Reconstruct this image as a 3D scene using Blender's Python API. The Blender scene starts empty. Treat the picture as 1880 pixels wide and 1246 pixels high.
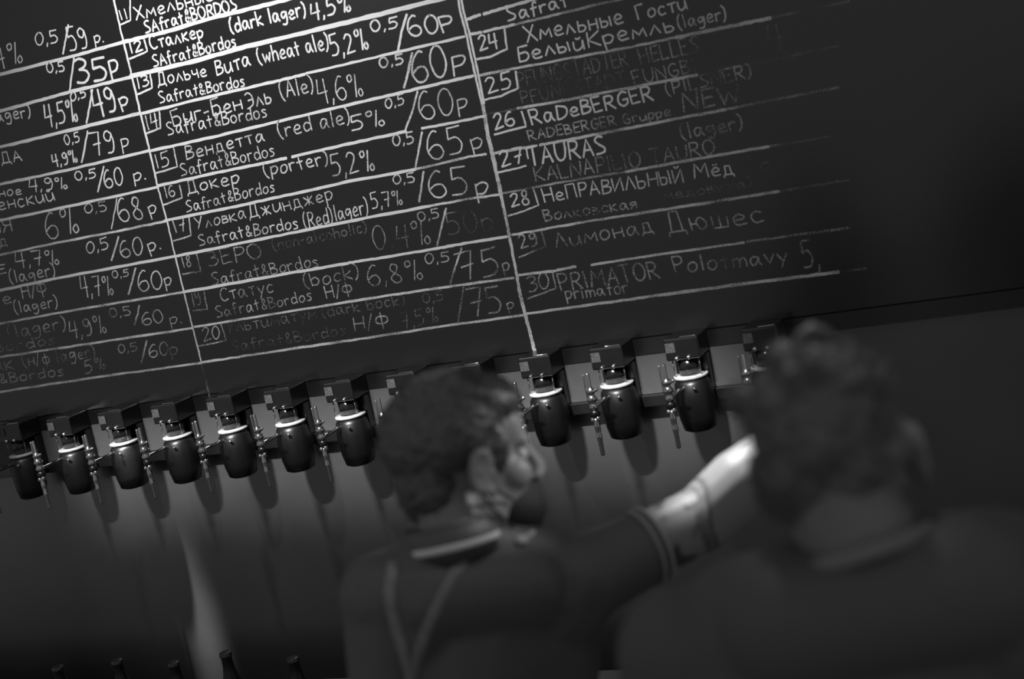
import bpy, bmesh, math, random
from mathutils import Vector, Matrix, Euler, noise

C = bpy.context.scene.collection
S = bpy.context.scene
R = math.radians
rnd = random.Random(7)

# ------------------------------------------------------------------ camera
FPX = 50.0 / 36.0 * 1880.0
YAW, PITCH, ROLL = R(24.333), R(-9.095), R(-11.817)
CAM = Vector((0.0, -3.3, 2.05))
_fw = Vector((-math.sin(YAW) * math.cos(PITCH), math.cos(YAW) * math.cos(PITCH), math.sin(PITCH)))
_rt = Vector((math.cos(YAW), math.sin(YAW), 0))
_up = _rt.cross(_fw)
RT = _rt * math.cos(ROLL) + _up * math.sin(ROLL)
UP = -_rt * math.sin(ROLL) + _up * math.cos(ROLL)
cd = bpy.data.cameras.new('camera')
cd.lens = 50.0; cd.sensor_width = 36.0; cd.clip_start = 0.05
cd.dof.use_dof = True; cd.dof.focus_distance = 3.85; cd.dof.aperture_fstop = 2.0; cd.dof.aperture_blades = 8
cam = bpy.data.objects.new('camera', cd); C.objects.link(cam)
m3 = Matrix((RT, UP, -_fw)).transposed()
cam.matrix_world = Matrix.Translation(CAM) @ m3.to_4x4()
S.camera = cam

# ------------------------------------------------------------------ world, lamps, exposure
AMB = 0.17
w = bpy.data.worlds.new('dim_room'); S.world = w; w.use_nodes = True
w.node_tree.nodes['Background'].inputs[0].default_value = (AMB, AMB, AMB, 1)
w.node_tree.nodes['Background'].inputs[1].default_value = 1.0
S.view_settings.view_transform = 'Standard'
S.view_settings.look = 'None'
S.view_settings.exposure = 0.0
S.view_settings.gamma = 1.0
S.view_settings.use_curve_mapping = False


def spot(name, loc, aim, watts, size, blend, radius):
    l = bpy.data.lights.new(name, 'SPOT')
    l.energy = watts; l.spot_size = R(size); l.spot_blend = blend; l.shadow_soft_size = radius
    o = bpy.data.objects.new(name, l); C.objects.link(o)
    o.location = loc
    o.rotation_euler = (Vector(aim) - Vector(loc)).to_track_quat('-Z', 'Y').to_euler()
    return o


spot('menu_spotlight', (-2.25, -1.05, 3.25), (-2.1, 0.0, 2.22), 108, 74, 1.0, 0.05)
spot('added_spotlight', (-0.85, -0.80, 2.9), (-0.625, -1.235, 1.44), 270, 9.5, 0.8, 0.05)  # added narrow downlight, its cone kept to the reaching arm
spot('added_spotlight', (-0.10, -1.12, 2.0), (-0.84, -1.43, 1.565), 22, 14, 0.9, 0.05)  # added lamp without a fixture, set beside the face to brighten it
spot('added_spotlight', (-0.45, -1.55, 3.0), (-0.33, -1.83, 1.74), 26, 10, 1.0, 0.06)  # added overhead spot to lighten the top of the tousled hair
spot('added_streak_spot', (-2.72, -0.45, 2.72), (-2.705, 0.03, 0.72), 1300, 4.4, 1.0, 0.035)  # invented lamp, beamed between dispensers to draw the streak on the wall
st = bpy.data.lights.new('added_tap_strip', 'AREA')  # unseen strip, added with a tight spread to light only the taps
st.shape = 'RECTANGLE'; st.size = 2.1; st.size_y = 0.05; st.spread = R(8); st.energy = 3.8
so = bpy.data.objects.new('added_tap_strip', st); C.objects.link(so)
so.location = (-1.97, -1.8, 3.1)
so.rotation_euler = (Vector((-1.97, -0.06, 1.32)) - Vector(so.location)).to_track_quat('-Z', 'Y').to_euler()


# ------------------------------------------------------------------ helpers
def ray(px, py):
    return RT * ((px - 940.0) / FPX) - UP * ((py - 623.0) / FPX) + _fw


def at(px, py, Y=0.0):
    """the point of the upright plane y = Y that the photograph shows at (px, py)"""
    r = ray(px, py)
    return CAM + r * ((Y - CAM.y) / r.y)


def P(px, py, d):
    """the point at distance d in front of the lens at (px, py)"""
    return CAM + ray(px, py) * d


def tag(o, label=None, cat=None, group=None, kind=None):
    if label: o['label'] = label
    if cat: o['category'] = cat
    if group: o['group'] = group
    if kind: o['kind'] = kind
    return o


def empty(name, loc=(0, 0, 0)):
    o = bpy.data.objects.new(name, None); C.objects.link(o)
    o.location = loc; o.empty_display_size = 0.1
    return o


def link(name, me, mat, parent=None, smooth=False):
    me.materials.clear(); me.materials.append(mat)
    if smooth:
        for p in me.polygons: p.use_smooth = True
    o = bpy.data.objects.new(name, me); C.objects.link(o)
    if parent is not None:
        o.parent = parent
    return o


def obj(name, bm, mat, parent=None, smooth=False, origin=None):
    me = bpy.data.meshes.new(name)
    bmesh.ops.recalc_face_normals(bm, faces=bm.faces)
    if origin is not None:
        bmesh.ops.translate(bm, verts=bm.verts, vec=-Vector(origin))
    bm.to_mesh(me); bm.free()
    o = link(name, me, mat, parent, smooth)
    if origin is not None: o.location = origin
    return o


def box(bm, x0, x1, y0, y1, z0, z1, bev=0.0):
    g = bmesh.ops.create_cube(bm, size=1.0)
    for v in g['verts']:
        v.co = Vector((x0 + (v.co.x + .5) * (x1 - x0), y0 + (v.co.y + .5) * (y1 - y0), z0 + (v.co.z + .5) * (z1 - z0)))
    if bev > 0:
        es = list({e for v in g['verts'] for e in v.link_edges})
        bmesh.ops.bevel(bm, geom=es, offset=bev, segments=3, profile=0.6, affect='EDGES')


def lathe(bm, prof, c=(0, 0, 0), n=20, cap=True):
    """prof: (r, z) from bottom to top, round the z axis through c"""
    rings = []
    for r, z in prof:
        rings.append([bm.verts.new((c[0] + r * math.cos(2 * math.pi * k / n), c[1] + r * math.sin(2 * math.pi * k / n), c[2] + z)) for k in range(n)])
    for a, b in zip(rings, rings[1:]):
        for k in range(n):
            bm.faces.new((a[k], a[(k + 1) % n], b[(k + 1) % n], b[k]))
    if cap:
        bm.faces.new(list(reversed(rings[0]))); bm.faces.new(rings[-1])


def tube(bm, pts, rads, n=12, round_ends=False):
    """tapered tube through pts"""
    pts = [Vector(p) for p in pts]
    if not hasattr(rads, '__len__'): rads = [rads] * len(pts)
    rads = list(rads)
    if round_ends:
        d0 = (pts[0] - pts[1]).normalized(); d1 = (pts[-1] - pts[-2]).normalized()
        pre = [(pts[0] + d0 * rads[0] * math.sin(a), rads[0] * math.cos(a)) for a in (R(84), R(60), R(35), R(15))]
        post = [(pts[-1] + d1 * rads[-1] * math.sin(a), rads[-1] * math.cos(a)) for a in (R(15), R(35), R(60), R(84))]
        pts = [p for p, _ in pre] + pts + [p for p, _ in post]
        rads = [r for _, r in pre] + rads + [r for _, r in post]
    rings = []; u = None
    for i, p in enumerate(pts):
        t = (pts[min(i + 1, len(pts) - 1)] - pts[max(i - 1, 0)]).normalized()
        if u is None:
            u = t.orthogonal().normalized()
        else:
            u = (u - t * u.dot(t)).normalized()
        v = t.cross(u)
        rings.append([bm.verts.new(p + (u * math.cos(2 * math.pi * k / n) + v * math.sin(2 * math.pi * k / n)) * rads[i]) for k in range(n)])
    for a, b in zip(rings, rings[1:]):
        for k in range(n):
            bm.faces.new((a[k], a[(k + 1) % n], b[(k + 1) % n], b[k]))
    bm.faces.new(list(reversed(rings[0]))); bm.faces.new(rings[-1])


def ell(bm, c, r, M=None, rot=None, sub=3):
    g = bmesh.ops.create_icosphere(bm, subdivisions=sub, radius=1.0)
    q = Euler(rot).to_matrix() if rot else Matrix.Identity(3)
    for v in g['verts']:
        p = q @ Vector((v.co.x * r[0], v.co.y * r[1], v.co.z * r[2])) + Vector(c)
        v.co = M @ p if M else p


def cap(bm, p0, p1, r0, r1, M=None, n=16):
    p0, p1 = Vector(p0), Vector(p1)
    if M: p0, p1 = M @ p0, M @ p1
    tube(bm, [p0, p0.lerp(p1, .5), p1], [r0, (r0 + r1) / 2, r1], n, True)


def fuse(name, bm, mat, parent, voxel=0.006, smooth=8, factor=0.5, fn=None):
    """melts overlapping forms into ONE continuous skin"""
    bmesh.ops.recalc_face_normals(bm, faces=bm.faces)
    me = bpy.data.meshes.new(name + '_form'); bm.to_mesh(me); bm.free()
    o = bpy.data.objects.new(name + '_form', me); C.objects.link(o)
    m = o.modifiers.new('r', 'REMESH'); m.mode = 'VOXEL'; m.voxel_size = voxel
    if smooth:
        s = o.modifiers.new('s', 'SMOOTH'); s.factor = factor; s.iterations = smooth
    dg = bpy.context.evaluated_depsgraph_get(); dg.update()
    out = bpy.data.meshes.new_from_object(o.evaluated_get(dg))
    bpy.data.objects.remove(o); bpy.data.meshes.remove(me)
    out.name = name
    if fn:
        for v in out.vertices: v.co = fn(v.co.copy(), v.normal.copy())
    return link(name, out, mat, parent, True)


# ------------------------------------------------------------------ materials
def nodes(name):
    m = bpy.data.materials.new(name); m.use_nodes = True
    return m, m.node_tree, m.node_tree.nodes['Principled BSDF']


def mat(name, col, rough=0.5, metal=0.0, ior=1.45, spec=0.5, var=0.0, scale=30.0, bump=0.0, bscale=200.0):
    m, t, b = nodes(name)
    b.inputs['Base Color'].default_value = (col, col, col, 1)
    b.inputs['Roughness'].default_value = rough
    b.inputs['Metallic'].default_value = metal
    b.inputs['IOR'].default_value = ior
    b.inputs['Specular IOR Level'].default_value = spec
    tc = t.nodes.new('ShaderNodeTexCoord')
    if var:
        n = t.nodes.new('ShaderNodeTexNoise'); n.inputs['Scale'].default_value = scale; n.inputs['Detail'].default_value = 5
        cr = t.nodes.new('ShaderNodeValToRGB')
        a, c = col * (1 - var), col * (1 + var)
        cr.color_ramp.elements[0].color = (a, a, a, 1); cr.color_ramp.elements[0].position = .3
        cr.color_ramp.elements[1].color = (c, c, c, 1); cr.color_ramp.elements[1].position = .7
        t.links.new(tc.outputs['Object'], n.inputs['Vector'])
        t.links.new(n.outputs[0], cr.inputs[0]); t.links.new(cr.outputs[0], b.inputs['Base Color'])
    if bump:
        n2 = t.nodes.new('ShaderNodeTexNoise'); n2.inputs['Scale'].default_value = bscale; n2.inputs['Detail'].default_value = 4
        bp = t.nodes.new('ShaderNodeBump'); bp.inputs['Strength'].default_value = bump; bp.inputs['Distance'].default_value = 0.002
        t.links.new(tc.outputs['Object'], n2.inputs['Vector'])
        t.links.new(n2.outputs[0], bp.inputs['Height']); t.links.new(bp.outputs[0], b.inputs['Normal'])
    return m


def chalk(name, lo, hi):
    """chalk dust caught on the grain of the board: holes where the noise is low"""
    m, t, b = nodes(name)
    b.inputs['Base Color'].default_value = (.82, .82, .82, 1)
    b.inputs['Roughness'].default_value = 1.0; b.inputs['Specular IOR Level'].default_value = 0.0
    tc = t.nodes.new('ShaderNodeTexCoord')
    n = t.nodes.new('ShaderNodeTexNoise'); n.inputs['Scale'].default_value = 330; n.inputs['Detail'].default_value = 3
    n2 = t.nodes.new('ShaderNodeTexNoise'); n2.inputs['Scale'].default_value = 14; n2.inputs['Detail'].default_value = 2
    ad = t.nodes.new('ShaderNodeMath'); ad.operation = 'MULTIPLY_ADD'; ad.inputs[1].default_value = .8
    mr = t.nodes.new('ShaderNodeMapRange'); mr.inputs[1].default_value = lo; mr.inputs[2].default_value = hi
    t.links.new(tc.outputs['Object'], n.inputs['Vector']); t.links.new(tc.outputs['Object'], n2.inputs['Vector'])
    t.links.new(n2.outputs[0], ad.inputs[0]); t.links.new(n.outputs[0], ad.inputs[2])
    t.links.new(ad.outputs[0], mr.inputs[0]); t.links.new(mr.outputs[0], b.inputs['Alpha'])
    return m


M = {}
M['board'] = mat('blackboard_paint', .0025, .26, ior=1.64, spec=.92)
M['chalk4'] = chalk('chalk_thick', .42, .72)
M['chalk3'] = chalk('chalk_firm', .58, 1.0)
M['chalk2'] = chalk('chalk_light', .74, 1.25)  # faint chalk, also lower rows: lamp falloff put into the coverage
M['chalk1'] = chalk('chalk_rubbed_dimmed', .86, 1.7)  # rubbed chalk, plus strokes thinned to stand for fading lamplight
M['wall'] = mat('dark_wall_panel', .04, .34, ior=2.0, spec=.9, var=.35, scale=3.0)
M['grey'] = mat('grey_splashback', .055, .6, var=.06, scale=60)
M['trim'] = mat('black_trim', .003, .3, ior=1.65, spec=.85)
M['plastic'] = mat('black_plastic', .002, .28, ior=1.6, spec=.75)
M['matte'] = mat('matte_black_rubber', .004, .36, ior=1.5, spec=.5)
M['chrome'] = mat('chrome', .62, .11, metal=1.0)
M['steel'] = mat('brushed_steel', .3, .3, metal=1.0)
M['plate'] = mat('pale_plate', .40, .5, var=.15, scale=90)
M['badge'] = mat('grey_badge', .05, .5, var=.5, scale=150)
M['shield'] = mat('smoked_plastic', .006, .15, ior=1.5, spec=.7)
M['floor'] = mat('grey_floor', .38, .6, var=.3, scale=6)
M['counter'] = mat('grey_counter', .12, .4, ior=1.6, spec=.7, var=.3, scale=12)
M['bottle'] = mat('dark_glass', .004, .3, ior=1.5, spec=.5)
M['shirt'] = mat('black_jersey', .04, .6, ior=1.8, spec=.9, bump=.15, bscale=600)
M['rib'] = mat('lit_rim_neck_rib', .24, .8)  # paler than the knit: the lit neckline rim is put into its colour
M['jumper'] = mat('dark_knit', .07, .7, ior=1.6, spec=.8, bump=.2, bscale=500)
M['tipping'] = mat('white_ribbed_tipping', .85, .9, bump=.3, bscale=900)
M['cuffline'] = mat('grey_ribbed_tipping', .45, .9, bump=.3, bscale=900)
M['strap'] = mat('grey_webbing', .27, .8, var=.15, scale=80)
M['hair1'] = mat('dark_cropped_hair', .03, .5, ior=1.8, spec=.9, var=.5, scale=200)
M['hair2'] = mat('brown_tousled_hair', .065, .6, ior=1.8, spec=.8, var=.5, scale=120)
M['mask'] = mat('black_mask_cloth', .03, .8, ior=1.5, spec=.5)
M['trousers'] = mat('dark_denim', .03, .8)
M['shoe'] = mat('black_leather', .015, .4)
M['eye'] = mat('eye_white', .5, .15)
M['skin2'] = mat('plain_skin', .24, .55, var=.06, scale=40, bump=.1)  # even skin tone of the second figure


def skin_tattoo():
    m, t, b = nodes('tattooed_skin')
    b.inputs['Roughness'].default_value = .5
    at_ = t.nodes.new('ShaderNodeAttribute'); at_.attribute_name = 'ink'
    n = t.nodes.new('ShaderNodeTexNoise'); n.inputs['Scale'].default_value = 40
    cr = t.nodes.new('ShaderNodeMix'); cr.data_type = 'RGBA'
    cr.inputs[6].default_value = (.27, .27, .27, 1); cr.inputs[7].default_value = (.06, .06, .06, 1)
    t.links.new(at_.outputs['Fac'], cr.inputs[0]); t.links.new(cr.outputs[2], b.inputs['Base Color'])
    return m


M['skin1'] = skin_tattoo()

# ------------------------------------------------------------------ the setting
def struct(name, bm, m):
    return tag(obj(name, bm, m), kind='structure')


bm = bmesh.new(); box(bm, -7, 4, -6, .1, -.05, 0); struct('floor', bm, M['floor'])
bm = bmesh.new(); box(bm, -7, 4, .03, .12, 0, 3.4); struct('wall_back', bm, M['wall'])
bm = bmesh.new(); box(bm, -4.3, -.76, .002, .029, 1.286, 1.386); struct('trim_1', bm, M['grey'])
bm = bmesh.new(); box(bm, -4.4, .9, .0, .029, 1.387, 1.429); struct('trim_2', bm, M['trim'])
bm = bmesh.new(); box(bm, -4.4, -.76, -.012, .029, 1.255, 1.285, .003); struct('trim_3', bm, M['trim'])

# ------------------------------------------------------------------ chalk hand
G = {}


def glyphs(txt):
    for line in txt.strip().splitlines():
        key, wd, body = line.split(' ', 2)
        st = []
        for s in body.split(';'):
            s = s.strip(); sm = s.startswith('~')
            pts = [tuple(float(q) / 10 for q in t.split(',')) for t in s.lstrip('~').split()]
            st.append((sm, pts))
        for k in key.split('|'):
            G[k] = (float(wd) / 10, st)


glyphs('''
0 6 ~3,10 1,8.3 0,5 1,1 3,0 5,1.8 6,5 5,9 3,10
1 2.5 0.8,10 1.3,0
2 6 ~0,8 2,10 4.5,9.3 4.8,7 2.5,3.5 0,0;0,0 3,0.4 6,0.8
3 5 ~0,9 2.5,10 4.8,8.6 4,6.5 1.8,5.6;~1.8,5.6 4.5,4.8 5.2,2.5 3,0.2 0,0.6
4 6 1,10 0,4 6,4.6;5,10 4.6,-.6
5 6 1,10 6,10.4;1,10 .7,6;~.7,5.8 3.8,6.3 5.6,3.6 4,.6 0,.2
6 6 ~5,9.6 3.5,10 1.2,7.5 0,3.5 1.4,.4 4,0 5.9,2 5,4.6 2.6,4.8 .4,3.2
7 6 0,10 6,10.3 3.2,0;1.2,4.8 5.6,5.4
8 6 ~3,5.2 1.2,7.5 2.6,10 4.8,9 4.2,6.5 3,5.2 .6,2.6 2.4,0 5.2,.8 5.2,3.2 3,5.2
9 6 ~5,8.6 3,10 .7,8.6 1,6.2 3.4,5.6 5,8.2;~5,8.8 5.6,4.5 4.2,.8 1,.2
% 8.5 ~2.2,10 .6,9 1.2,7 3,7.6 3.2,9.4 2.2,10;5.8,10 3.9,0;~7,3.2 5.6,1.8 6.6,0 8.2,1 7.8,2.8 7,3.2
/ 3.5 3.3,10.5 0,-1
, 1.5 1.1,1 .2,-1.6
. 1.2 .3,.7 .7,0
- 3.5 0,4 3,4.6
( 2.8 ~2.2,11 .6,8.5 .2,4.5 1,.8 2.6,-1.5
) 2.8 ~0,11 1.8,8.5 2.2,4.5 1.5,.8 0,-1.5
& 5 ~4.8,0 2.6,4 1.3,7.6 2.4,9.8 3.6,8 2.4,5.4 .5,2.4 1.6,.2 3.8,1 4.8,3.2
A|А 6 0,0 2.8,10 6,0;1.1,3.5 5,3.7
B|В 5.3 .2,0 .2,10;~.2,10 4,9.3 4,6.6 .4,5.4;~.4,5.4 5,4.2 4.6,1 .2,0
C|С 5.5 ~5.5,9 3,10 .6,7.4 .5,2.8 2.8,0 5.8,1
D 6 .1,0 0,10;~0,10 5,8.2 6,4.4 4,1 .1,0
E|Е 5 5,10.2 .1,10 .3,0 5,.4;.2,5.1 4.2,5.5
F 5 5,10.2 .1,10 .3,0;.2,5.2 4,5.5
G 6 ~5.6,9 3,10 .6,7.3 .4,2.8 3,0 5.6,1.8 5.7,4.6;3,4.4 5.8,4.7
H|Н 6 .1,10 .3,0;6,10 6,0;.2,5 6,5.2
I 1.6 .7,10 .9,0
K|К 5.8 .1,10 .3,0;5.6,10 .3,4.8 5.9,0
L 5 .1,10 .3,0 5,.4
M|М 8 0,0 1,10 4,4 7,10 8,0
N 6.5 0,0 .4,10 6,0 6.5,10
O|О 6.6 ~3.5,10 .8,8.4 0,4.6 1.5,.6 4,0 6.4,3 6.2,7.4 3.5,10
P|Р 5 .3,0 .2,10;~.2,10 4,9.7 5,7.5 3.5,5.2 .2,4.8
R 6 .3,0 .2,10;~.2,10 4,9.7 5,7.5 3.5,5.2 .2,4.8;2,4.9 6,0
S 5.5 ~5.4,9.3 3,10 .8,8 2.5,5.4 5,3.2 4.3,.7 0,0
T|Т 6 0,10 6,10.4;3,10.2 3.3,0
U 6 ~.1,10 .2,4 2,.2 4.6,.8 5.8,4 6,10
W 9 0,10 2.2,0 4.5,7 6.8,0 9,10
X|Х 6 0,10 6,0;5.8,10 .2,0
a|а 5.8 ~4.5,5.4 2,6 .3,3.4 1.2,.4 3.2,1.4 4.6,5.4;~4.6,5.4 4.8,2 5.9,0
b 5 .1,10 .3,0;~.3,4.4 3,6 4.9,3.6 3.4,.3 .3,.5
c|с 4.6 ~4.5,5.3 2,6 .3,3.2 1.6,0 4.6,.8
d 5.2 ~4.7,5 2,6 .3,3.2 1.6,0 4.6,1.6;5,10.6 5.1,0
e|е 5 ~.4,2.9 3.6,3.2 4.6,4.6 2.6,6 .4,3.6 1.4,.3 5,.7
f 4 ~4,9.4 2.6,10 1.6,8 1.6,-1;0,5.4 3.8,5.8
g 5.2 ~4.5,5.4 2,6 .3,4 1.6,1.6 4.5,4.2;~4.7,6 4.9,.4 3.4,-3 .4,-2.6
h 5 .1,10 .3,0;~.3,4 2.5,6 4.4,4.6 4.8,0
i 1.4 .5,6 .7,0;.4,8.6 .6,8
k 5 .1,10 .3,0;4.5,6.2 .3,3 5,0
l 1.7 .5,10.6 .9,0
m 7 .1,6 .3,0;~.3,4 2,6 3.4,4.2 3.5,0;~3.5,4 5.4,6 6.9,4 7,0
n 5 .1,6 .3,0;~.3,4 2.5,6 4.4,4.5 4.8,0
o|о 5 ~2.6,6 .4,4.2 .5,1 2.5,0 4.7,2 4.5,5 2.6,6
p|р 4.8 .1,6.2 .4,-3.6;~.2,5.4 3,6.4 4.8,4.2 3,.8 .3,1
r 4 .1,6 .4,0;~.3,4 2,5.9 4,5.7
s 4 ~4,5.5 2,6 .7,4.8 3.4,2.4 3,.4 0,0
t 4.2 1.9,9.4 2.2,0;0,5.8 4.2,6.4
u|и 5.4 ~.1,6 .3,1.6 2,0 4.4,2 5,6;5,6 5.4,0
v 5 0,6 2.5,0 5,6
w 7 0,6 1.7,0 3.5,5 5.2,0 7,6
y 5 0,6 2.6,1;5,6 1.2,-3.5
Б 5.5 5,10.4 .2,10 .3,0;~.3,5.5 4,5.8 5.4,3 4,.3 .3,0
Г 5 .2,0 .1,10 5,10.4
Д 6.8 0,-2 .3,0 6.5,.3 6.8,-1.8;1.2,0 2,10 5.2,10 5.5,.2
З 5 ~0,9 2.5,10 4.6,8.6 4,6.5 1.8,5.6;~1.8,5.6 4.8,4.8 5.2,2.5 3,.2 0,.6
И 6 .1,10 .3,0 5.7,10 6,0
Й 6 .1,10 .3,0 5.7,10 6,0;~1.6,12.4 3,11.4 4.6,12.4
Л 5.8 0,0 2.8,10 5.8,0
П 6 .1,0 .3,10 5.7,10.2 6,0
У 6 .1,10 3,4.6;5.8,10 1.6,0
Ф 7 ~3.5,8 .8,7.5 .2,4 3.4,2.6 6.8,4 6.6,7.4 3.5,8;3.4,10.6 3.7,-1
Ш 7 .1,10 .2,0 6.8,0 7,10;3.5,10 3.5,0
Ь 4.8 .1,10 .3,0;~.3,5 4,5 4.8,2.6 3.4,.3 .3,0
Ы 6.4 .1,10 .3,0;~.3,5 3.6,5 4.2,2.6 3.2,.3 .3,0;6.2,10 6.3,0
Э 5.4 ~0,9.2 2.6,10 5,7.2 4.6,2 0,0;1.6,5.1 5,5.3
Я 5 4.8,0 4.8,10;~4.8,10 1.2,9.4 .4,7.4 1.6,5.2 4.8,5.4;2.2,5.2 0,0
б 5 ~4.6,10 1,7.6 .4,3 2,0 4.6,2 4,4.6 1,4.2
в 4.3 .1,0 .2,6;~.2,6 3.5,5.4 3,3.8 .3,3.2;~.3,3.2 4.3,2.6 3.8,.5 .1,0
г 4.2 .2,0 .1,6 4.2,6.3
д 5.8 0,-1.7 .2,0 5.5,.3 5.8,-1.4;1.1,.1 1.6,6 4.3,6.1 4.8,.2
ё 5 ~.4,2.9 3.6,3.2 4.6,4.6 2.6,6 .4,3.6 1.4,.3 5,.7;1.6,8.2 1.8,7.6;3.4,8.4 3.6,7.8
ж 6.4 .1,6 6.2,0;6.2,6.2 .2,0;3.1,6.4 3.3,0
й 5.4 ~.1,6 .3,1.6 2,0 4.4,2 5,6;5,6 5.4,0;~1.4,8.2 2.6,7.4 3.8,8.3
к 5 .1,6.2 .3,0;4.5,6.2 .3,3 5,0
л 5 0,0 2.4,6 4.9,0
м 6.5 0,0 .9,6 3.3,1.8 5.7,6 6.5,0
н 5 .1,6 .3,0;4.9,6 5,0;.2,3 5,3.2
п 5 .1,0 .3,6 4.7,6.2 5,0
т 5 0,6 5,6.4;2.5,6.2 2.8,0
у 5 0,6 2.6,1;5,6 1.2,-3.5
ф 6 ~3,5.4 .5,4.6 .6,1.4 3,.4 5.6,1.6 5.4,4.8 3,5.4;2.9,8 3.1,-2
х 5 .2,6 5,0;5,6.2 0,0
ч 4.5 ~.2,6 .4,3.6 2,2.8 4.2,3.6;4.4,6.2 4.6,0
ш 6 .1,6 .2,0 5.9,.2 6,6;3,6 3,.1
ь 4.4 .1,6.4 .3,0;~.3,3.4 3,3.6 4.3,1.8 3,.1 .3,0
ы 6 .1,6.4 .3,0;~.3,3.4 3,3.6 4,1.8 2.8,.1 .3,0;5.6,6.4 5.8,0
э 4.6 ~0,5.4 2.4,6 4.4,3.8 3.6,.8 0,0;1.6,3 4.4,3.1
ю 6.4 .1,6 .3,0;.2,3 2.2,3;~4.2,6 2.4,3.6 4,0 6.3,2.5 4.2,6
я 4.4 4.2,0 4.2,6;~4.2,6 1,5.6 .6,3.8 4.2,3.2;2.2,3.2 0,0
''')


def smooth(pts, n=5):
    if len(pts) < 3: return pts
    closed = (Vector(pts[0]) - Vector(pts[-1])).length < 1e-6
    out = []
    for i in range(len(pts) - 1):
        p1, p2 = Vector(pts[i]), Vector(pts[i + 1])
        p0 = Vector(pts[i - 1]) if i > 0 else (Vector(pts[-2]) if closed else p1)
        p3 = Vector(pts[i + 2]) if i + 2 < len(pts) else (Vector(pts[1]) if closed else p2)
        for k in range(n):
            t = k / n
            out.append(.5 * ((2 * p1) + (p2 - p0) * t + (2 * p0 - 5 * p1 + 4 * p2 - p3) * t * t + (3 * p1 - p0 - 3 * p2 + p3) * t ** 3))
    out.append(Vector(pts[-1]))
    return [tuple(v) for v in out]


UPV = Vector((-.215, -1.0)).normalized()
_lay = [0]


def ribbon(bm, pts2, hw):
    """a chalk stroke on the face of the board; pts2 in photo pixels, hw half width in metres"""
    pts = []
    for p in pts2:
        q = at(p[0], p[1], 0.0); q = Vector((q.x, q.z))
        if not pts or (q - pts[-1]).length > 1e-4: pts.append(q)
    if len(pts) < 2: return
    _lay[0] += 1
    y = -0.0006 - (_lay[0] % 60) * 8e-6
    d0 = (pts[1] - pts[0]).normalized(); d1 = (pts[-1] - pts[-2]).normalized()
    pts = [pts[0] - d0 * hw * .6] + pts + [pts[-1] + d1 * hw * .6]
    L = []
    for i, p in enumerate(pts):
        t = (pts[min(i + 1, len(pts) - 1)] - pts[max(i - 1, 0)]).normalized()
        nrm = Vector((-t.y, t.x))
        k = hw * (.86 + .28 * rnd.random())
        if i in (0, len(pts) - 1): k *= .45
        L.append((bm.verts.new((p.x + nrm.x * k, y, p.y + nrm.y * k)), bm.verts.new((p.x - nrm.x * k, y, p.y - nrm.y * k))))
    for a, b in zip(L, L[1:]):
        bm.faces.new((a[0], b[0], b[1], a[1]))


def write(bm, text, x0, y0, x1, y1, h, wpx=3.2):
    adv = []; x = 0.0; gap = .19
    for ch in text:
        if ch == ' ': adv.append(x); x += .42; continue
        adv.append(x); x += G[ch][0] + gap
    x -= gap
    d = Vector((x1 - x0, y1 - y0)); Lp = d.length; d.normalize()
    sx = Lp / x
    for ch, ax in zip(text, adv):
        if ch == ' ': continue
        wd, st = G[ch]
        jb, js, jr = rnd.uniform(-.04, .04), rnd.uniform(.93, 1.07), rnd.uniform(-.07, .07)
        for sm, pts in st:
            pp = smooth(pts) if sm else pts
            q = []
            for (gx, gy) in pp:
                gx2 = ax + gx + jr * gy
                gy2 = gy * js + jb
                v = Vector((x0, y0)) + d * (gx2 * sx) + UPV * (gy2 * (h * .92 if '&' in text else h))
                q.append((v.x + rnd.uniform(-.25, .25), v.y + rnd.uniform(-.25, .25)))
            if not sm and len(q) > 1:      # a few extra points so straight strokes wobble
                q2 = [q[0]]
                for a, b in zip(q, q[1:]):
                    q2 += [tuple(Vector(a).lerp(Vector(b), .5) + Vector((rnd.uniform(-.3, .3), rnd.uniform(-.3, .3)))), b]
                q = q2
            ribbon(bm, q, wpx * .84 / 2 / 650.0)


def line(bm, pts, wpx, n=8):
    q = []
    for a, b in zip(pts, pts[1:]):
        for k in range(n):
            v = Vector(a).lerp(Vector(b), k / n); q.append((v.x + rnd.uniform(-.4, .4), v.y + rnd.uniform(-.5, .5)))
    q.append(pts[-1])
    ribbon(bm, q, wpx * .84 / 2 / 650.0)


# ------------------------------------------------------------------ the blackboard
board = empty('chalkboard', (-2.0, 0.014, 1.43))
tag(board, 'long blackboard beer menu with numbered chalk rows of names and prices above the taps', 'blackboard')
bm = bmesh.new(); box(bm, -4.6, .9, .0, .029, 1.43, 3.1, .003)
BO = Vector((-2.0, 0.014, 1.43))


def bchild(name, bm, m):
    bmesh.ops.translate(bm, verts=bm.verts, vec=-BO)
    me = bpy.data.meshes.new(name)
    bm.to_mesh(me); bm.free()
    return link(name, me, m, board)


bchild('panel', bm, M['board'])


def slash(pts):
    return all(p[0] > q[0] and abs(q[1] - p[1]) > abs(p[0] - q[0]) for p, q in zip(pts, pts[1:]))


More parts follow.
